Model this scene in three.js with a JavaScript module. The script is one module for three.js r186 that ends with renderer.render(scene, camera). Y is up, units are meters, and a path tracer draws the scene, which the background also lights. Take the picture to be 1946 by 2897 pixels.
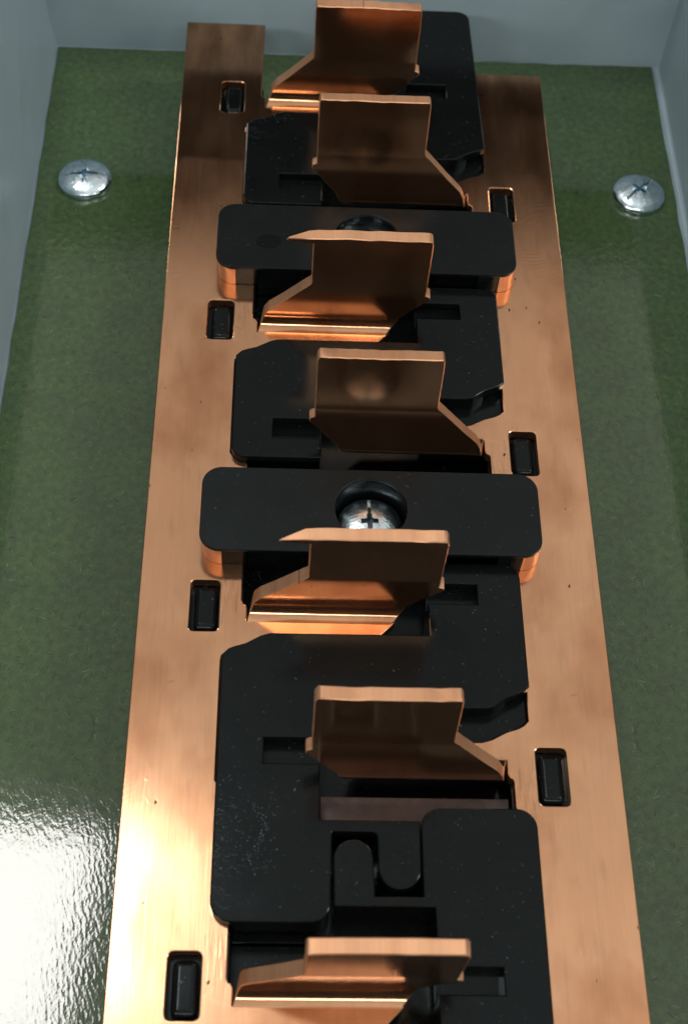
import * as THREE from 'three';
import { RoundedBoxGeometry } from 'three/addons/geometries/RoundedBoxGeometry.js';
import { mergeGeometries, mergeVertices, toCreasedNormals } from 'three/addons/utils/BufferGeometryUtils.js';
import { RectAreaLightUniformsLib } from 'three/addons/lights/RectAreaLightUniformsLib.js';
import { Brush, Evaluator, SUBTRACTION, ADDITION } from 'three-bvh-csg';
import { createNoise2D } from 'simplex-noise';

// ---------------------------------------------------------------- camera, light, exposure
const MM = 0.001;
const renderer = new THREE.WebGLRenderer({ antialias: true });
renderer.toneMapping = THREE.LinearToneMapping;
renderer.toneMappingExposure = 1.1;
renderer.shadowMap.enabled = true;
RectAreaLightUniformsLib.init();
const scene = new THREE.Scene();
scene.background = new THREE.Color(0x000000);

const camera = new THREE.PerspectiveCamera(38.96, 687 / 1024, 0.01, 20);
camera.position.set(-12.76 * MM, 171.56 * MM, 85.36 * MM);
camera.quaternion.setFromRotationMatrix(new THREE.Matrix4().makeBasis(
  new THREE.Vector3(0.99876369, 0.04953219, 0.00420172),
  new THREE.Vector3(-0.02371847, 0.5491234, -0.83540465),
  new THREE.Vector3(-0.04368668, 0.83427217, 0.54961934)));
camera.focus = 0.206;
camera.userData.fStop = 38;
camera.updateMatrixWorld();

// room lighting: pendant fittings with a bright lower panel, and uplights added to brighten the white ceiling
const CEILING = 3.2, LAMP_Y = 1.5;
const DOWN = 11, UPWARD = 17;
const LAMPS = [                       // centre x, z, length (x), width (z), turn, share of the uplight, of the downlight
  [-0.357, -0.442, 0.25, 0.26, 0.14, 3.0, 1.7],
  [1.50, -0.10, 1.20, 0.26, 0.14, 1.3, 1.0],
  [0.10, 1.55, 1.20, 0.26, 0.14, 0.5, 1],
  [-1.50, 1.55, 1.20, 0.26, 0.14, 0.5, 2.1],
  [1.70, 1.55, 1.20, 0.26, 0.14, 0.5, 1.3],
  [-1.60, -2.60, 1.20, 0.26, 0.14, 1.2, 1.2],  // this lamp and the next are added to brighten the far ceiling
  [1.70, -2.60, 1.20, 0.26, 0.14, 1.2, 1.2],
];
const LAMP_COLOR = new THREE.Color().setRGB(1.0, 0.97, 0.93);

// ---------------------------------------------------------------- helpers
let seed = 7;
const rnd = () => { seed = (seed + 0x6d2b79f5) | 0; let t = Math.imul(seed ^ (seed >>> 15), 1 | seed); t = (t + Math.imul(t ^ (t >>> 7), 61 | t)) ^ t; return ((t ^ (t >>> 14)) >>> 0) / 4294967296; };
const noise = createNoise2D(rnd);
const V2 = (x, y) => new THREE.Vector2(x, y);
function mesh(name, geometry, material, parent = scene, label) {   // geometry in millimetres
  geometry.scale(MM, MM, MM);
  const m = new THREE.Mesh(geometry, material);
  m.name = name; m.castShadow = m.receiveShadow = true;
  if (label) m.userData.label = label;
  parent.add(m);
  return m;
}
function thing(name, label, category, group) {
  const g = new THREE.Group(); g.name = name; scene.add(g);
  g.userData = { label, category };
  if (group) g.userData.group = group;
  return g;
}
// uv in millimetres on the face that a triangle points at
function boxUV(geo) {
  const g = geo.index ? geo.toNonIndexed() : geo, p = g.attributes.position, uv = new Float32Array(p.count * 2);
  const a = new THREE.Vector3(), b = new THREE.Vector3(), c = new THREE.Vector3();
  for (let i = 0; i < p.count; i += 3) {
    a.fromBufferAttribute(p, i); b.fromBufferAttribute(p, i + 1); c.fromBufferAttribute(p, i + 2);
    const n = b.clone().sub(a).cross(c.clone().sub(a)), ax = Math.abs(n.x), ay = Math.abs(n.y), az = Math.abs(n.z);
    [a, b, c].forEach((v, k) => {
      const [s, t] = ay >= ax && ay >= az ? [v.x, v.z] : az >= ax ? [v.x, v.y] : [v.y, v.z];
      uv[(i + k) * 2] = s; uv[(i + k) * 2 + 1] = t;
    });
  }
  g.setAttribute('uv', new THREE.BufferAttribute(uv, 2));
  return g;
}
// plan outline (x, z) with optional holes, raised from y0 to y1, edges rounded by b
function slab(points, y0, y1, b = 0.2, holes = [], seg = 2) {
  const s = new THREE.Shape(points.map(([x, z]) => V2(x, -z)));
  for (const h of holes) s.holes.push(new THREE.Path(h.map(([x, z]) => V2(x, -z))));
  const g = new THREE.ExtrudeGeometry(s, { depth: y1 - y0 - 2 * b, bevelEnabled: b > 0, bevelThickness: b, bevelSize: b, bevelOffset: -b, bevelSegments: seg, curveSegments: 16 });
  g.rotateX(-Math.PI / 2); g.translate(0, y0 + b, 0);
  g.deleteAttribute('normal');
  return toCreasedNormals(boxUV(g), 0.26);
}
// polygon whose corners carry a radius: [x, z, r]
function rounded(points, n = 9) {
  const out = [];
  points.forEach(([x, z, r], i) => {
    if (!r) { out.push([x, z]); return; }
    const p = points[(i + points.length - 1) % points.length], q = points[(i + 1) % points.length];
    const u = V2(p[0] - x, p[1] - z).normalize(), v = V2(q[0] - x, q[1] - z).normalize();
    const ang = Math.acos(THREE.MathUtils.clamp(u.dot(v), -1, 1)), d = r / Math.tan(ang / 2), c = u.clone().add(v).normalize().multiplyScalar(r / Math.sin(ang / 2));
    const cx = x + c.x, cz = z + c.y;
    let a0 = Math.atan2(z + u.y * d - cz, x + u.x * d - cx), a1 = Math.atan2(z + v.y * d - cz, x + v.x * d - cx);
    while (a1 - a0 > Math.PI) a1 -= 2 * Math.PI; while (a0 - a1 > Math.PI) a1 += 2 * Math.PI;
    for (let k = 0; k <= n; k++) { const a = a0 + (a1 - a0) * k / n; out.push([cx + r * Math.cos(a), cz + r * Math.sin(a)]); }
  });
  return out;
}
const rect = (x0, x1, z0, z1, r = 0) => rounded([[x0, z0, r], [x1, z0, r], [x1, z1, r], [x0, z1, r]]);
const cbox = (x0, x1, y0, y1, z0, z1, r = 0.15) => { const g = new RoundedBoxGeometry(x1 - x0, y1 - y0, z1 - z0, 2, r); g.translate((x0 + x1) / 2, (y0 + y1) / 2, (z0 + z1) / 2); return boxUV(g); };
// texture of w x h pixels; f(u, v) gives [r, g, b] or one value, 0..1
function tex(w, h, repeatMM, f, srgb, wrap = THREE.RepeatWrapping) {
  const d = new Uint8Array(w * h * 4);
  for (let y = 0, o = 0; y < h; y++) for (let x = 0; x < w; x++, o += 4) {
    const c = f(x / w, y / h, x, y);
    if (typeof c === 'number') d[o] = d[o + 1] = d[o + 2] = Math.max(0, Math.min(255, c * 255));
    else for (let k = 0; k < 3; k++) d[o + k] = Math.max(0, Math.min(255, c[k] * 255));
    d[o + 3] = 255;
  }
  const t = new THREE.DataTexture(d, w, h, THREE.RGBAFormat);
  t.wrapS = t.wrapT = wrap; t.magFilter = THREE.LinearFilter; t.minFilter = THREE.LinearMipmapLinearFilter; t.generateMipmaps = true;
  if (srgb) t.colorSpace = THREE.SRGBColorSpace;
  t.repeat.set(1 / repeatMM[0], 1 / repeatMM[1]); t.needsUpdate = true;
  return t;
}
// a canvas-like field of short strokes and dots, added up into a float buffer (wraps round)
function strokes(w, h, list) {
  const d = new Float32Array(w * h);
  for (const { x, y, dx, dy, n, r, a } of list) for (let k = 0; k <= n; k++) {
    const cx = x + dx * k, cy = y + dy * k, R = Math.ceil(r);
    for (let j = -R; j <= R; j++) for (let i = -R; i <= R; i++) {
      const q = 1 - Math.hypot(i, j) / (r + 0.5); if (q <= 0) continue;
      const X = ((Math.round(cx) + i) % w + w) % w, Y = ((Math.round(cy) + j) % h + h) % h, at = Y * w + X, val = a * Math.min(1, q * 1.6);
      if (Math.abs(val) > Math.abs(d[at])) d[at] = val;
    }
  }
  return d;
}
const fbm = (x, y, o = 4) => { let s = 0, a = 0.5; for (let i = 0; i < o; i++) { s += a * noise(x, y); x = x * 2.03 + 17; y = y * 2.03 + 5; a *= 0.5; } return s; };

// ---------------------------------------------------------------- materials
// copper: brushed along its length, with stains, finger smears and pits
const CW = 1024, CH = 2048;            // 64 x 264 mm; a bar runs from v = 0.015 to 0.98 without meeting the seam
const lineTone = Array.from({ length: CW }, () => rnd());
const cuMarks = (() => {
  const l = [];
  for (let i = 0; i < 900; i++) l.push({ x: rnd() * CW, y: rnd() * CH, dx: 0.06 * (rnd() - 0.5), dy: 1, n: 20 + rnd() * 160, r: 0.4, a: (rnd() - 0.45) * 0.8 });
  for (let i = 0; i < 60; i++) l.push({ x: rnd() * CW, y: rnd() * CH, dx: rnd() - 0.5, dy: rnd() - 0.5, n: 10 + rnd() * 50, r: 0.6, a: 0.7 });
  for (let i = 0; i < 110; i++) l.push({ x: rnd() * CW, y: rnd() * CH, dx: rnd() - 0.5, dy: rnd() - 0.5, n: rnd() * 6, r: 1 + rnd() * 1.6, a: -1 });
  // drag marks between each clamp and slot, left when the bars were pushed into place
  for (let k = -2; k <= 2; k++) for (let i = 0; i < 34; i++) {
    const x = -20.4 + rnd() * 2.5, z = 50.8 * k - 18 + rnd() * rnd() * 8;
    l.push({ x: (x / 64 + 0.5) * CW, y: (z / 264 + 0.52) * CH, dx: (rnd() - 0.5) * 0.3, dy: 1, n: 4 + rnd() * 20, r: 0.4 + rnd() * 0.8, a: (rnd() < 0.55 ? -0.85 : 0.9) * (0.4 + 0.6 * rnd()) });
  }
  // knocks and scratches across the bars
  for (let i = 0; i < 70; i++) { const a = (rnd() - 0.5) * 1.2; l.push({ x: rnd() * CW, y: rnd() * CH, dx: Math.cos(a), dy: Math.sin(a) * 0.5, n: 4 + rnd() * 34, r: 0.5 + rnd() * 0.7, a: rnd() < 0.5 ? 0.9 : -0.7 }); }
  return strokes(CW, CH, l);
})();
const brush = (x, y) => (lineTone[x % CW] - 0.5) * (0.6 + 0.6 * fbm(x * 0.01, y * 0.002, 2)) + 0.5 * noise(x * 0.45, y * 0.012);
const chatter = (u, v) => { const m = Math.max(0, fbm(u * 5 + 3, v * 18, 2) - 0.06) * 3; return m * Math.sin(v * 1800 + u * 160 + 9 * noise(u * 6, v * 16)); };
// darker colour at the far ends of the two bars: blotched, streaked along the rolling direction, with a ragged border
const endDark = (u, v) => {
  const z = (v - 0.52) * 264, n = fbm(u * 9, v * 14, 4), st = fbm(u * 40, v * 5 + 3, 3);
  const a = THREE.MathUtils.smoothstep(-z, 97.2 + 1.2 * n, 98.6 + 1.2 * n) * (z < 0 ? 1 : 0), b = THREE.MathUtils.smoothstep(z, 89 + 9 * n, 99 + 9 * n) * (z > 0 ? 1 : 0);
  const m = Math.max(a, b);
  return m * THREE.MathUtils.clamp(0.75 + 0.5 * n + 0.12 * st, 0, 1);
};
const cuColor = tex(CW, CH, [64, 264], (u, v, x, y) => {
  const b = brush(x, y) * 0.035, st = fbm(u * 6, v * 18, 5), smear = Math.max(0, fbm(u * 16 + 40, v * 18 + 9, 5) - 0.2), m = cuMarks[y * CW + x];
  const k = 1 + b + st * 0.03 - smear * 0.1 + (m > 0 ? m * 0.07 : m < -0.9 ? -0.7 : m * 0.16);
  const tn = Math.max(0, fbm(u * 3.1 + 20, v * 8.6, 5) + 0.05), endTone = 1 - 0.36 * endDark(u, v);
  return [0.885 * k * endTone * (1 - 0.18 * tn), 0.678 * k * endTone * (1 - 0.25 * tn), 0.525 * k * endTone * (1 - 0.30 * tn)];
}, true);
const cuRough = tex(CW, CH, [64, 264], (u, v, x, y) => 0.5 + 0.06 * fbm(u * 7 + 9, v * 10, 4) + 0.06 * brush(x, y));
const cuBump = tex(CW, CH, [64, 264], (u, v, x, y) => { const m = cuMarks[y * CW + x]; return 0.5 + 0.12 * brush(x, y) + 0.018 * chatter(u, v) + 0.06 * fbm(u * 10, v * 20, 2) + (m < -0.9 ? -0.35 : m * 0.2); });
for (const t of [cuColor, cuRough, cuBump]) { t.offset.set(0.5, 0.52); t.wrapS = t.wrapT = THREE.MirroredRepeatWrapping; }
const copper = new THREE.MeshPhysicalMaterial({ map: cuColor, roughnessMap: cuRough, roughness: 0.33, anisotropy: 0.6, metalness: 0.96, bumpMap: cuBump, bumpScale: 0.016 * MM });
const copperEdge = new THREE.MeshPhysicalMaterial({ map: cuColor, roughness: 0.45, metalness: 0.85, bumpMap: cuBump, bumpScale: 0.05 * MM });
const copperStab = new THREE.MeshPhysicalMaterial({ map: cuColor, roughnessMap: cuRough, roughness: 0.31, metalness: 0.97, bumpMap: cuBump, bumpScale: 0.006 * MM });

// black moulded plastic: fine handling scratches and dust
const PW = 1024;
const dust = strokes(PW, PW, Array.from({ length: 800 }, () => ({ x: rnd() * PW, y: rnd() * PW, dx: rnd() - 0.5, dy: rnd() - 0.5, n: rnd() < 0.12 ? 4 + rnd() * 14 : rnd() * 2, r: 0.5 + rnd() * rnd() * 2.0, a: 0.25 + rnd() * 0.75 })));
const scuff = strokes(PW, PW, Array.from({ length: 700 }, () => { const a = rnd() * 6.3; return { x: rnd() * PW, y: rnd() * PW, dx: Math.cos(a), dy: Math.sin(a), n: 10 + rnd() * 70, r: 0.4, a: (rnd() < 0.5 ? 1 : -1) * (0.3 + rnd() * 0.7) }; }));
// handling scuffs on the broad end of the deck: short scores in from its edge, chips scattered further in (texture pixel = 44 / 1024 mm)
const px = (mm) => (((mm % 44) + 44) % 44) * PW / 44;
const scores = strokes(PW, PW, [
  ...Array.from({ length: 120 }, () => { const z = 17 + rnd() * 13, a = 0.25 + (rnd() - 0.5) * 1.1; return { x: px(-20.1 + rnd() * rnd() * 4.5), y: px(z), dx: Math.cos(a), dy: Math.sin(a), n: 2 + rnd() * rnd() * 44, r: 0.4 + rnd() * 0.6, a: 0.15 + rnd() * rnd() * 0.85 }; }),
  ...Array.from({ length: 170 }, () => ({ x: px(-19.8 + rnd() * 7.5), y: px(13 + rnd() * 13), dx: rnd() - 0.5, dy: rnd() - 0.5, n: rnd() * 10, r: 0.6 + rnd() * 1.5, a: 0.3 + rnd() * 0.7 })),
  ...Array.from({ length: 40 }, (_, i) => ({ x: px(-15.6 + 1.6 * Math.sin(i / 12) + (rnd() - 0.5) * 0.9), y: px(16.5 + i * 0.2), dx: rnd() - 0.5, dy: 0.5, n: 4 + rnd() * 8, r: 0.7 + rnd(), a: 0.4 + rnd() * 0.6 })),
]);
const plColor = tex(PW, PW, [44, 44], (u, v, x, y) => { const d = dust[y * PW + x], h = 0.5 + 0.5 * fbm(u * 8, v * 8, 4); const k = 0.06 + 0.012 * h + d * 0.34 + scores[y * PW + x] * 0.3; return [k * 0.88, k * 1.0, k * 1.05]; }, true);
const capColor = tex(PW, PW, [44, 44], (u, v, x, y) => { const d = dust[((y + 317) % PW) * PW + (x + 379) % PW], h = 0.5 + 0.5 * fbm(u * 8 + 3, v * 8, 4), k = 0.06 + 0.012 * h + d * 0.34; return [k * 0.88, k, k * 1.05]; }, true);
const plRough = tex(PW, PW, [44, 44], (u, v, x, y) => 0.55 + 0.08 * fbm(u * 6 + 5, v * 6, 5) + 0.2 * Math.abs(scuff[y * PW + x]) + 0.3 * dust[y * PW + x]);
const plBump = tex(PW, PW, [44, 44], (u, v, x, y) => 0.5 + 0.06 * fbm(u * 60, v * 60, 3) + 0.1 * fbm(u * 6, v * 6, 2) + 0.1 * scuff[y * PW + x] + 0.25 * dust[y * PW + x] - 0.3 * scores[y * PW + x]);
const plastic = new THREE.MeshPhysicalMaterial({ map: plColor, roughnessMap: plRough, roughness: 0.30, metalness: 0, ior: 1.5, specularIntensity: 0.42, specularColor: new THREE.Color().setRGB(0.82, 0.96, 1.0), bumpMap: plBump, bumpScale: 0.012 * MM });
const sillBrown = new THREE.MeshPhysicalMaterial({ map: tex(256, 256, [22, 22], (u, v, x, y) => { const k = 1 + 0.2 * fbm(u * 10, v * 10, 4) + 0.1 * noise(x * 0.5, y * 0.5); return [0.27 * k, 0.215 * k, 0.20 * k]; }, true), roughness: 0.5, metalness: 0 });  // sill colour: mottled brown, lighter than the black plastic
const shifted = (t) => { const c = t.clone(); c.offset.set(0.37, 0.31); c.needsUpdate = true; return c; };
const plasticCap = new THREE.MeshPhysicalMaterial({ map: capColor, roughnessMap: shifted(plRough), roughness: 0.6, metalness: 0, ior: 1.5, specularIntensity: 0.5, specularColor: new THREE.Color().setRGB(0.82, 0.96, 1.0), bumpMap: shifted(plRough), bumpScale: 0.008 * MM });

// green fibrous insulating paper with a varnished face
const GW = 2048;
const fibres = strokes(GW, GW, Array.from({ length: 14000 }, () => { const a = rnd() * 6.3; return { x: rnd() * GW, y: rnd() * GW, dx: Math.cos(a), dy: Math.sin(a), n: 3 + rnd() * 14, r: 0.55 + rnd() * 0.5, a: (rnd() < 0.5 ? -1 : 1) * (0.12 + 0.88 * rnd() * rnd()) }; }));
const gnColor = tex(GW, GW, [120, 120], (u, v, x, y) => {
  const f = fibres[y * GW + x], c = fbm(u * 9, v * 9, 3), m = fbm(u * 60, v * 60, 3), g = noise(x * 0.35, y * 0.35);
  const k = 1 + 0.07 * c + 0.15 * m + 0.22 * g + 0.55 * f;
  return [0.268 * k, 0.348 * k, 0.23 * k * (1 - 0.05 * c)];
}, true);
const gnRough = tex(GW, GW, [120, 120], (u, v) => 0.5 + 0.14 * fbm(u * 30 + 4, v * 30, 4));
const gnBump = tex(GW, GW, [120, 120], (u, v, x, y) => 0.5 + 0.30 * noise(u * 150 + v * 40, v * 62 - u * 20) + 0.13 * noise(u * 260, v * 190) + 0.05 * noise(x * 0.3, y * 0.3));
for (const t of [gnColor, gnRough, gnBump]) t.wrapS = t.wrapT = THREE.MirroredRepeatWrapping;
const paper = new THREE.MeshPhysicalMaterial({ map: gnColor, roughnessMap: gnRough, roughness: 0.12, metalness: 0, ior: 1.54, bumpMap: gnBump, bumpScale: 0.0065 * MM });

// grey stove enamel of the enclosure, with a light orange peel
const peel = tex(512, 512, [40, 40], (u, v, x, y) => 0.5 + 0.3 * noise(u * 40, v * 40) + 0.15 * noise(u * 90, v * 90));
const enColor = tex(512, 512, [90, 90], (u, v) => { const k = 1 + 0.03 * fbm(u * 5, v * 5, 4); return [0.62 * k, 0.70 * k, 0.735 * k]; }, true);
const enamel = new THREE.MeshPhysicalMaterial({ map: enColor, roughness: 0.42, metalness: 0, bumpMap: peel, bumpScale: 0.02 * MM });

const dent = tex(256, 256, [9, 9], (u, v) => 0.5 + 0.3 * noise(u * 5, v * 5) + 0.18 * noise(u * 13, v * 13));
const znColor = tex(256, 256, [12, 12], (u, v) => { const s = fbm(u * 5, v * 5, 4), k = 1 + 0.12 * s - 0.35 * Math.max(0, fbm(u * 11 + 3, v * 11, 3) - 0.25); return [0.84 * k, 0.91 * k, 0.945 * k]; }, true);
const zinc = new THREE.MeshPhysicalMaterial({ map: znColor, roughness: 0.26, metalness: 1, bumpMap: dent, bumpScale: 0.045 * MM });
const white = new THREE.MeshStandardMaterial({ color: new THREE.Color().setRGB(0.8, 0.8, 0.79), roughness: 0.9 });
const lampWhite = new THREE.MeshStandardMaterial({ color: new THREE.Color().setRGB(0.7, 0.7, 0.7), roughness: 0.5 });
const glow = new THREE.MeshStandardMaterial({ color: 0xffffff, emissive: LAMP_COLOR, emissiveIntensity: 1.0, roughness: 0.6 });

// ---------------------------------------------------------------- the room's ceiling and lamps (above the frame), with added uplights
{
  const c = mesh('ceiling', new THREE.BoxGeometry(7000, 60, 6700).translate(0, CEILING / MM + 30, 200), white);
  c.userData.kind = 'structure';
  LAMPS.forEach(([x, z, len, wid, turn, share, downShare], i) => {
    const t = thing(i ? 'pendant_lamp_' + String(i).padStart(3, '0') : 'pendant_lamp', i ? 'long white pendant lamp with glowing lower panel and added uplight under the ceiling' : 'short square white pendant lamp, far shorter than the other pendants', 'lamp', i ? 'long pendant lamps under the ceiling' : undefined);
    t.position.set(x, LAMP_Y, z); t.rotation.y = -turn;
    const L = len / MM, Wd = wid / MM;
    mesh('housing', cbox(-L / 2 - 12, L / 2 + 12, 2, 48, -Wd / 2 - 12, Wd / 2 + 12, 2), lampWhite, t);
    mesh('diffuser', cbox(-L / 2, L / 2, 0, 4, -Wd / 2, Wd / 2, 0.5), glow, t);
    mesh('added_uplight_panel', cbox(-L / 2, L / 2, 46, 50, -Wd / 2, Wd / 2, 0.5), glow, t);
    for (const s of [-1, 1]) mesh('suspension_rod', new THREE.CylinderGeometry(3, 3, (CEILING - LAMP_Y) / MM - 48, 12).translate(s * L * 0.4, ((CEILING - LAMP_Y) / MM + 48) / 2, 0), lampWhite, t);
    const d = new THREE.RectAreaLight(LAMP_COLOR, DOWN * downShare, len, wid); d.position.set(0, -0.002, 0); d.rotation.x = -Math.PI / 2; d.name = 'lamp_down'; t.add(d);
    const u = new THREE.RectAreaLight(LAMP_COLOR, UPWARD * share, len, wid); u.position.set(0, 0.053, 0); u.rotation.x = Math.PI / 2; u.name = 'added_lamp_up'; t.add(u);
  });
}

// ---------------------------------------------------------------- enclosure and insulating sheet
const PAPER_Y = -14, FLOOR_Y = -14.6;
{
  const e = thing('enclosure', 'grey painted sheet metal enclosure tray behind the green sheet', 'enclosure');
  mesh('floor_pan', cbox(-61, 61.5, FLOOR_Y - 1.5, FLOOR_Y, -147, 130, 0.2), enamel, e);
  // a wall: cross section with a folded foot, swept along its length; lean opens it outwards
  const wall = (name, len, lean, turn, x, z, r = 1.4) => {
    const s = new THREE.Shape(), h = 34, t = 1.5;
    s.moveTo(r, 0); s.absarc(r, r, r, -Math.PI / 2, -Math.PI, true); s.lineTo(-lean * h, h); s.lineTo(-lean * h - t, h); s.lineTo(-t, r); s.lineTo(-t, -0.2); s.lineTo(r, -0.2); s.closePath();
    const g = new THREE.ExtrudeGeometry(s, { depth: len, bevelEnabled: false, curveSegments: 8 });
    g.deleteAttribute('normal'); g.rotateY(turn); g.translate(x, FLOOR_Y + 0.25, z);
    mesh(name, toCreasedNormals(boxUV(g), 0.6), enamel, e);
  };
  wall('side_wall', 277, 0.10, 0, -57.85, -147, 0.08);
  wall('side_wall', 277, 0.03, Math.PI, 59.0, 130, 0.8);
  wall('back_wall', 124, 0.02, -Math.PI / 2, 62, -143.05, 0.08);
}
{
  // the sheet: cut by hand, edge a little uneven, far edge slightly bowed
  const p = [];
  const edge = (x0, z0, x1, z1, n) => { for (let i = 0; i < n; i++) { const t = i / n; p.push([x0 + (x1 - x0) * t + 0.15 * noise(i * 0.7, x0), z0 + (z1 - z0) * t + 0.15 * noise(i * 0.6 + 9, z0)]); } };
  edge(-57.5, -142.4, 57.6, -142.8, 30); edge(57.6, -142.8, 57.4, 118, 50); edge(57.4, 118, -57.3, 118, 30); edge(-57.3, 118, -57.5, -142.4, 50);
  const m = mesh('insulating_sheet', slab(p, FLOOR_Y + 0.05, PAPER_Y, 0.06, [], 1), paper);
  m.userData = { label: 'dark green fibrous insulating paper sheet lying in the grey enclosure', category: 'paper sheet' };
}

// ---------------------------------------------------------------- pan head screws with cross recess and slot
const ev = new Evaluator(); ev.useGroups = false;
function screwParts(R, h) {
  const prof = [[0, h]];
  for (let i = 1; i <= 14; i++) { const t = i / 14; prof.push([R * Math.sin(t * Math.PI / 2), h * (0.30 + 0.70 * Math.pow(Math.cos(t * Math.PI / 2), 0.9))]); }
  prof.push([R * 0.985, 0.1], [R * 0.95, 0], [0, 0]);
  const head = new THREE.LatheGeometry(prof.map(([x, y]) => V2(Math.max(x, 0), y)), 48);
  head.deleteAttribute('uv'); let body = new Brush(mergeVertices(head)); body.geometry.computeVertexNormals(); body.updateMatrixWorld();
  const cut = (g) => { g.deleteAttribute('uv'); const b = new Brush(g); b.updateMatrixWorld(); body = ev.evaluate(body, b, SUBTRACTION); body.updateMatrixWorld(); };
  ev.attributes = ['position', 'normal'];
  for (const a of [0, Math.PI / 2]) {                               // the cross: two wedges that taper downwards
    const g = new THREE.CylinderGeometry(R * 0.52, R * 0.18, h * 1.2, 4, 1); g.rotateY(Math.PI / 4); g.scale(1.2, 1, 0.36); g.rotateY(a); g.translate(0, h * 1.12, 0);
    cut(g);
  }
  cut(new THREE.BoxGeometry(R * 1.5, h * 0.5, R * 0.09).translate(0, h * 1.16, 0));
  const g = body.geometry.clone(); g.deleteAttribute('normal');
  return toCreasedNormals(boxUV(g), 0.5);
}
function screw(name, label, x, y, z, turn, R = 4.8, h = 2.2, group) {
  const t = thing(name, label, 'screw', group); t.position.set(x * MM, y * MM, z * MM); t.rotation.y = turn;
  mesh('head', screwParts(R, h), zinc, t);
  mesh('shank', new THREE.CylinderGeometry(2.0, 2.0, 9.5, 20).translate(0, -4.7, 0), zinc, t);
  return t;
}
screw('pan_head_screw', 'domed zinc screw in the green sheet close to the bar with four stabs', -48.9, PAPER_Y + 0.02, -106.2, 0.05);
screw('pan_head_screw_001', 'domed zinc screw in the green sheet beside the bar with three stabs', 50.6, PAPER_Y + 0.02, -107.0, 0.75);

// ---------------------------------------------------------------- copper bus bars
const T = 1.8, BEND_Z = -9.55, P = 50.8;
// bend path of the upper face, as short chords: a tight fold past the square, a straight foot that leans back over the tongue, then upright
const PATH = (() => {
  const parts = [[1.9, 96.5, 16], [0, 7.4, 1], [-10, 3.2, 4], [0, 14, 1]], out = [{ s: 0, y: 0, z: BEND_Z, a: 0 }];
  for (const [rad, amount, n] of parts) for (let i = 0; i < n; i++) {
    const q = out[out.length - 1], da = rad ? Math.sign(rad) * amount / n * Math.PI / 180 : 0, ds = rad ? Math.abs(rad * da) : amount / n, m = q.a + da / 2;
    out.push({ s: q.s + ds, y: q.y + ds * Math.sin(m), z: q.z - ds * Math.cos(m), a: q.a + da });
  }
  return out;
})();
const along = (s) => {                                             // [y, z, normal y, normal z]
  let i = 1; while (i < PATH.length - 1 && PATH[i].s < s) i++;
  const p = PATH[i - 1], q = PATH[i], t = (s - p.s) / (q.s - p.s), a = p.a + (q.a - p.a) * Math.min(1, t);
  return [p.y + (q.y - p.y) * t, p.z + (q.z - p.z) * t, Math.cos(a), Math.sin(a)];
};
const lerpTable = (tab, s) => { for (let i = 1; i < tab.length; i++) if (s <= tab[i][0]) { const [a, b] = [tab[i - 1], tab[i]]; return a[1] + (b[1] - a[1]) * (s - a[0]) / (b[0] - a[0] || 1e-6); } return tab[tab.length - 1][1]; };
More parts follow.
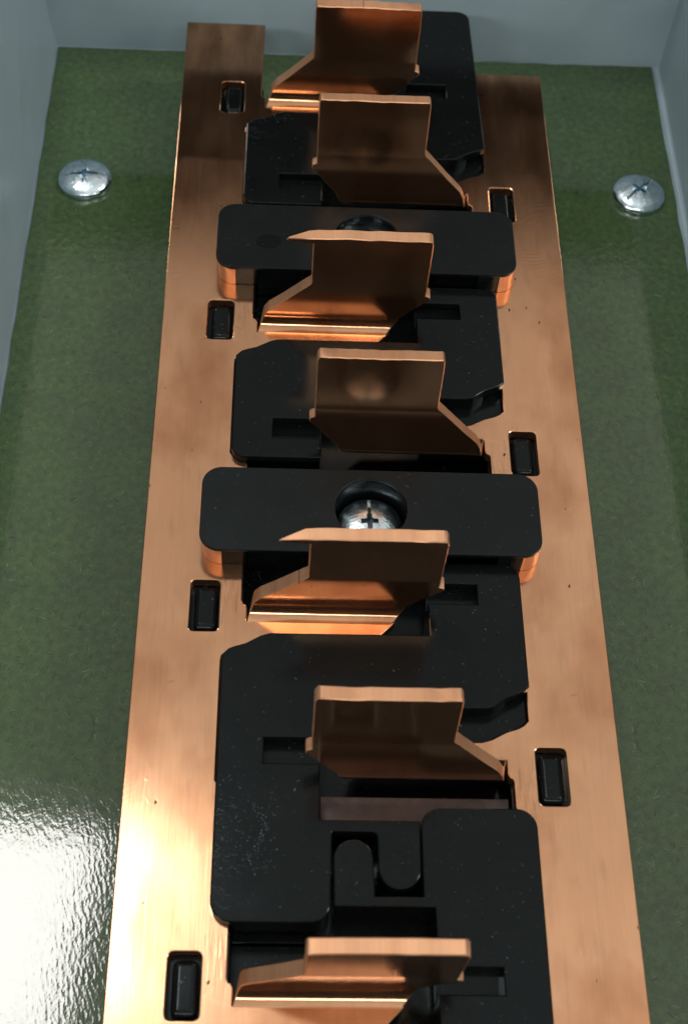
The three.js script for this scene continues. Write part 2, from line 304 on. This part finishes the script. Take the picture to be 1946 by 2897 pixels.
function stabGeometry(hook, jit, topY = 20.5, lean = 0) {
  const A = PATH[16].s, O = 1.12, end = topY + O, b = 0.12, cols = 14;      // O: path length minus height
  const left = [[0, -17.0], [0.8, -16.8], [A, -16.0], [3.4 + O, -15.3], [5.6 + O, -13.2], [10.3 + O, -9.1], [10.6 + O, -9.0]];
  if (hook) left.push([end - 1.05, -9.0], [end - 0.95, -9.9], [end - 0.55, -12.3], [end - 0.3, -12.85], [end, -12.6]);
  else left.push([end - 0.5, -9.0], [end, -8.75]);
  const right = [[0, 2.6], [A, 4.9], [5.2 + O, 7.4], [6.7 + O, 8.75], [7.2 + O, 9.05], [7.7 + O, 8.95], [8.1 + O, 8.3], [end - 0.7, 8.3], [end - 0.2, 8.1], [end, 7.8]];
  const S = new Set([0, end - b, end]);
  for (const q of PATH) if (q.s < end - b) S.add(q.s);
  for (let s = A; s < end - b; s += 0.8) S.add(s);
  for (const [s] of [...left, ...right]) if (s < end - b) S.add(s);
  const rows = [...S].sort((a, c) => a - c), ring = [], uvs = [], nr = 2 * (cols + 1) + 4;
  rows.forEach((s, j) => {
    const last = j === rows.length - 1, inset = last ? b : 0, w = s > A ? 1 : s / A;
    let x0 = lerpTable(left, s) + w * 0.03 * noise(s * 1.3, jit), x1 = lerpTable(right, s) + w * 0.03 * noise(s * 1.3, jit + 30);
    const pts = [];
    for (let c = 0; c <= cols; c++) pts.push([x0 + b + (x1 - x0 - 2 * b) * c / cols, inset]);
    pts.push([x1 - inset, b + inset * 0.4], [x1 - inset, T - b - inset * 0.4]);
    for (let c = cols; c >= 0; c--) pts.push([x0 + b + (x1 - x0 - 2 * b) * c / cols, T - inset]);
    pts.push([x0 + inset, T - b - inset * 0.4], [x0 + inset, b + inset * 0.4]);
    for (let [x, d] of pts) {
      if (hook && x < -9.3 && s > end - 1.2) d *= Math.max(0.08, (x + 13.1) / 3.8);
      const top = s > end - b - 0.01 ? 0.10 * noise(x * 0.5, jit + 7) + 0.05 * noise(x * 2.2, jit + 8) : 0;
      const bow = s > A ? 0.00045 * (s - A) * (x * x - 70) * 0.12 : 0;      // the blanked tab is very slightly dished
      const [y, z, ny, nz] = along(s + (s > A ? top : 0));
      ring.push(x, y - ny * d, z - nz * d + bow + lean * Math.max(0, s - A)); uvs.push(x + 31.6 + jit * 3, s + jit * 11);
    }
  });
  const face = [], edge = [];
  for (let j = 0; j < rows.length - 1; j++) for (let i = 0; i < nr; i++) {
    const a = j * nr + i, c = j * nr + (i + 1) % nr, flat = (i < cols || (i > cols + 2 && i < nr - 3)) && j < rows.length - 2;
    (flat ? face : edge).push(a, c, a + nr, c, c + nr, a + nr);
  }
  const o = (rows.length - 1) * nr;
  for (let c = 0; c < cols; c++) { const a = o + c, q = o + nr - 3 - c; edge.push(a, a + 1, q, a + 1, q - 1, q); }
  edge.push(o + cols, o + cols + 1, o + cols + 2, o + cols, o + cols + 2, o + cols + 3, o, o + nr - 3, o + nr - 2, o, o + nr - 2, o + nr - 1);
  const idx = [...face, ...edge];
  const g = new THREE.BufferGeometry();
  g.setAttribute('position', new THREE.Float32BufferAttribute(ring, 3)); g.setAttribute('uv', new THREE.Float32BufferAttribute(uvs, 2)); g.setIndex(idx);
  const out = toCreasedNormals(g, 0.5);
  out.clearGroups(); out.addGroup(0, face.length, 0); out.addGroup(face.length, edge.length, 1);      // rolled faces, sheared edges
  return out;
}
// bar in its own frame: outer edge at x = -31.7, tabs reaching towards +x, stab k at z = -10.3 + 50.8 k
function busBar(name, label, ks, zMin, zMax, hooks, turn) {
  const t = thing(name, label, 'bus bar');
  t.rotation.y = turn;
  const pts = [[-31.7, zMin], [-17.6, zMin]];
  ks.forEach((k) => {
    const q = P * k;
    pts.push([-17.75, q - 12.9], [-17.6, q - 12.5], [-17.25, q - 12.35], [-17.0, q - 11.8], [-17.0, q + BEND_Z - 0.3], [3.0, q + BEND_Z - 0.3], [0.75, q - 7.6], [-13.9, q - 7.45], [-15.2, q - 7.05], [-17.2, q - 5.95], [-18.7, q - 5.45], [-19.5, q - 5.0], [-20.2, q - 4.3], [-20.2, q + 13.2], [-19.6, q + 14.2], [-17.75, q + 14.6]);
  });
  while (pts[pts.length - 1][1] > zMax) pts.pop();
  pts.push([pts[pts.length - 1][0], zMax], [-31.7, zMax]);
  const holes = ks.map((k) => rounded([[-24.75, P * k - 16.0, 0.7], [-20.75, P * k - 16.0, 0.7], [-20.75, P * k - 8.1, 0.7], [-24.75, P * k - 8.1, 0.7]].reverse(), 4));
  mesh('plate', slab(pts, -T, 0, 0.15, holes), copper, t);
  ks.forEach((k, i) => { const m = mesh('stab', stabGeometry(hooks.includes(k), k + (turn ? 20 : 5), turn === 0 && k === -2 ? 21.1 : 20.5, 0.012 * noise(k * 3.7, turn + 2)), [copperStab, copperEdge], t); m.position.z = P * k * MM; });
  return t;
}
const barA = busBar('bus_bar', 'copper bus bar with four upright stabs, two of them hooked', [-2, -1, 0, 1], -133.3, 74, [-1, 0], 0);
const barB = busBar('bus_bar_001', 'copper bus bar with three upright stabs and no hooks', [0, 1, 2], -73, 122, [], Math.PI);

// raised ends of the bars below each clamp
for (const zc of [-25.4, -77.0]) for (const [bar, e] of [[barA, 1], [barB, -1]]) {
  const z0 = e * zc - 6.85, z1 = e * zc + 6.85;
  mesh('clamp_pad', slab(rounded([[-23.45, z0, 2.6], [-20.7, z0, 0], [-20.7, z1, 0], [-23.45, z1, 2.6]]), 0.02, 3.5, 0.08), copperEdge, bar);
}

// ---------------------------------------------------------------- black insulator bases
function baseSlab(pts, parent, name = 'deck') {
  const skirt = pts.map(([x, z]) => [THREE.MathUtils.clamp(x, -17.3, 17.3), z]);
  // drop doubled corners that the clamp leaves behind
  const sk = skirt.filter((p, i) => { const q = skirt[(i + skirt.length - 1) % skirt.length]; return Math.hypot(p[0] - q[0], p[1] - q[1]) > 0.02; });
  mesh(name, slab(pts, 0.06, 1.5, 0.2), plastic, parent);
  mesh(name + '_skirt', slab(sk, -5.2, 0.4, 0), plastic, parent);
}
const bayRearLeft = (q) => [[-20.05, q - 3.9], [-19.2, q - 4.8], [-18.4, q - 5.15], [-17.0, q - 5.6], [-15.0, q - 6.8], [-13.8, q - 7.2]];
const bayFrontRight = (q) => [[20.4, q + 0.1], [19.7, q + 0.75], [18.6, q + 1.25], [17.4, q + 1.75], [16.4, q + 2.5], [15.6, q + 3.1], [14.6, q + 3.35], [11.5, q + 3.4]];
const semi = (cx, cz, r, a0, a1, n = 14) => Array.from({ length: n + 1 }, (_, i) => { const a = a0 + (a1 - a0) * i / n; return [cx + r * Math.cos(a), cz + r * Math.sin(a)]; });

const baseA = thing('insulator_base', 'black moulded insulator base under both clamp bars, ending in a rounded finger', 'insulator');
{
  for (const k of [-2, -1, 0]) {
    const q = P * k, rear = k === -2 ? q - 35.6 : q - 18.7;
    const pts = [...bayRearLeft(q), [7.5, q - 7.3], [7.5, q - 12.2], [14.3, q - 12.2], [14.3, q - 15.3], [7.5, q - 15.3],
      ...rounded([[7.5, q - 15.3], [7.5, rear, 0.6], [k === -2 ? 19.4 : 20.3, rear, 2.2], [20.4, q + 0.1], [10, q]]).slice(1, -2), ...bayFrontRight(q),
      [-7.1, q + 3.4], [-7.1, q + 7.9], [-14.2, q + 7.9], [-14.2, q + 11.4]];
    if (k < 0) pts.push([-7.2, q + 11.4], ...rounded([[-7.2, q + 11.4], [-7.2, q + 14.9, 0.3], [-20.1, q + 14.9, 2.0], [-20.1, q]]).slice(1, -1));
    else pts.push([-7.05, q + 11.4], [-7.05, 18.8], [5.4, 18.8], ...semi(2.72, 24.95, 2.62, 0, Math.PI), ...rounded([[0.1, 24.9], [0.05, 20.35, 0.7], [-5.5, 20.35, 0.2], [-5.75, 31.7, 2.4], [-20.1, 31.7, 2.6], [-20.05, 0]]).slice(1, -1));
    baseSlab(pts, baseA);
    mesh('recess_floor', cbox(7.4, 14.4, -3.2, -0.9, q - 15.4, q - 12.1, 0.1), plastic, baseA);
    mesh('shelf', slab([[8, q + 2.5], [20.1, q - 0.5], [20.1, q + 4.0], [19.3, q + 4.8], [17, q + 5.7], [14.8, q + 6.9], [13.5, q + 7.3], [8, q + 7.35]], -4, -1.0, 0.1), plastic, baseA);
    mesh('recess_floor', cbox(-14.3, -7.0, -3.2, -0.9, q + 7.8, q + 11.5, 0.1), plastic, baseA);
  }
  // body: the floor of the openings and the ledges that carry the bars
  mesh('body', cbox(-17.6, 17.6, PAPER_Y + 0.02, -5.1, -111, 32.3, 0.2), plastic, baseA);
  mesh('body', cbox(6, 17.5, PAPER_Y + 0.02, -5.15, -137, -110.8, 0.2), plastic, baseA);
  mesh('ledge', cbox(-27, -17.5, PAPER_Y + 0.02, -T - 0.05, -118, 32.3, 0.2), plastic, baseA);
  mesh('ledge', cbox(17.5, 27, PAPER_Y + 0.02, -T - 0.05, -118, 32.3, 0.2), plastic, baseA);
}
mesh('sill', cbox(-6.9, 17.2, -5.0, -2.2, 14.3, 20.0, 0.15), sillBrown, baseA);
const baseB = thing('insulator_base_001', 'black moulded insulator base with broad deck, hooked round the finger of its neighbour', 'insulator');
{
  const pts = [...bayRearLeft(P), [6.9, 43.4], [6.9, 39.9], [14.6, 39.9], [14.6, 36.7], [6.9, 36.7], [6.85, 29.7], [-5.3, 29.7], ...semi(-2.9, 23.75, 2.45, Math.PI, 2 * Math.PI), [-0.3, 28.4], [5.5, 28.4],
    ...rounded([[5.5, 28.4], [5.5, 17.1, 2.4], [20.0, 17.0, 2.5], [20.1, 50]]).slice(1, -1), [20.1, 73], [-20.05, 73]];
  baseSlab(pts, baseB);
  mesh('recess_floor', cbox(6.8, 14.7, -3.2, -0.7, 36.6, 40.0, 0.1), plastic, baseB);
  mesh('body', cbox(-17.6, 17.6, PAPER_Y + 0.02, -5.1, 32.5, 74, 0.2), plastic, baseB);
  mesh('ledge', cbox(-27, -17.5, PAPER_Y + 0.02, -T - 0.05, 32.5, 74, 0.2), plastic, baseB);
  mesh('ledge', cbox(17.5, 27, PAPER_Y + 0.02, -T - 0.05, 32.5, 74, 0.2), plastic, baseB);
}
// pegs that stand up in the slots of the bars
const peg = (x, z, parent) => mesh('peg', boxUV(new RoundedBoxGeometry(3.2, 4, 6.8, 4, 0.95).translate(x, -2.15, z)), plastic, parent);
for (const k of [-2, -1, 0]) { peg(-22.55, P * k - 11.8, baseA); peg(22.6, P * k + 12.2, baseA); }
peg(-22.55, P - 11.8, baseB);

// ---------------------------------------------------------------- clamp bars with their screws
[-77.0, -25.4].forEach((zc, i) => {
  const t = thing(i ? 'clamp_bar_001' : 'clamp_bar', i ? 'black rounded clamp bar with a zinc screw showing in its round hole' : 'black rounded clamp bar with a small oval dimple near one end', 'clamp bar');
  const x0 = -23.8, x1 = 23.4, z0 = zc - 6.75, z1 = zc + 7.0;
  const hole = semi(-0.2, zc - 0.2, 5.05, 0, 2 * Math.PI, 47).slice(0, -1);
  const cap = mesh('cap', slab(rect(x0, x1, z0, z1, 2.8), 3.52, 4.1, 0.12, [hole.slice().reverse()]), plasticCap, t);
  mesh('hole_wall', new THREE.LatheGeometry([V2(5.05, -4.9), V2(6.6, -4.9), V2(6.6, 3.6), V2(5.05, 3.6), V2(5.05, -4.9)], 48).translate(-0.2, 0, zc - 0.2), plastic, t);
  for (const s of [-1, 1]) mesh('stem', cbox(s < 0 ? -17.4 : 6.2, s < 0 ? -6.6 : 17.4, -4.95, 3.55, zc - 4.6, zc + 4.6, 0.2), plastic, t);
  for (const e of [-1, 1]) mesh('foot', cbox(e < 0 ? -20.65 : 17.3, e < 0 ? -17.3 : 20.65, 0.05, 3.55, zc - 6.6, zc + 6.8, 0.12), plastic, t);
  if (!i) mesh('dimple', boxUV(new THREE.CylinderGeometry(1.95, 1.95, 0.1, 32).scale(1, 1, 0.75).translate(-15.6, 4.1, zc + 1.3)), plastic, cap);
  screw(i ? 'pan_head_screw_003' : 'pan_head_screw_002', i ? 'bluish zinc screw sunk in the round hole of the clamp bar without a dimple' : 'zinc screw sunk in the hole of the clamp bar with the oval dimple', -0.2, -1.4, zc - 0.2, Math.PI / 2 + 0.03, 4.7, 2.5);
});

renderer.render(scene, camera);
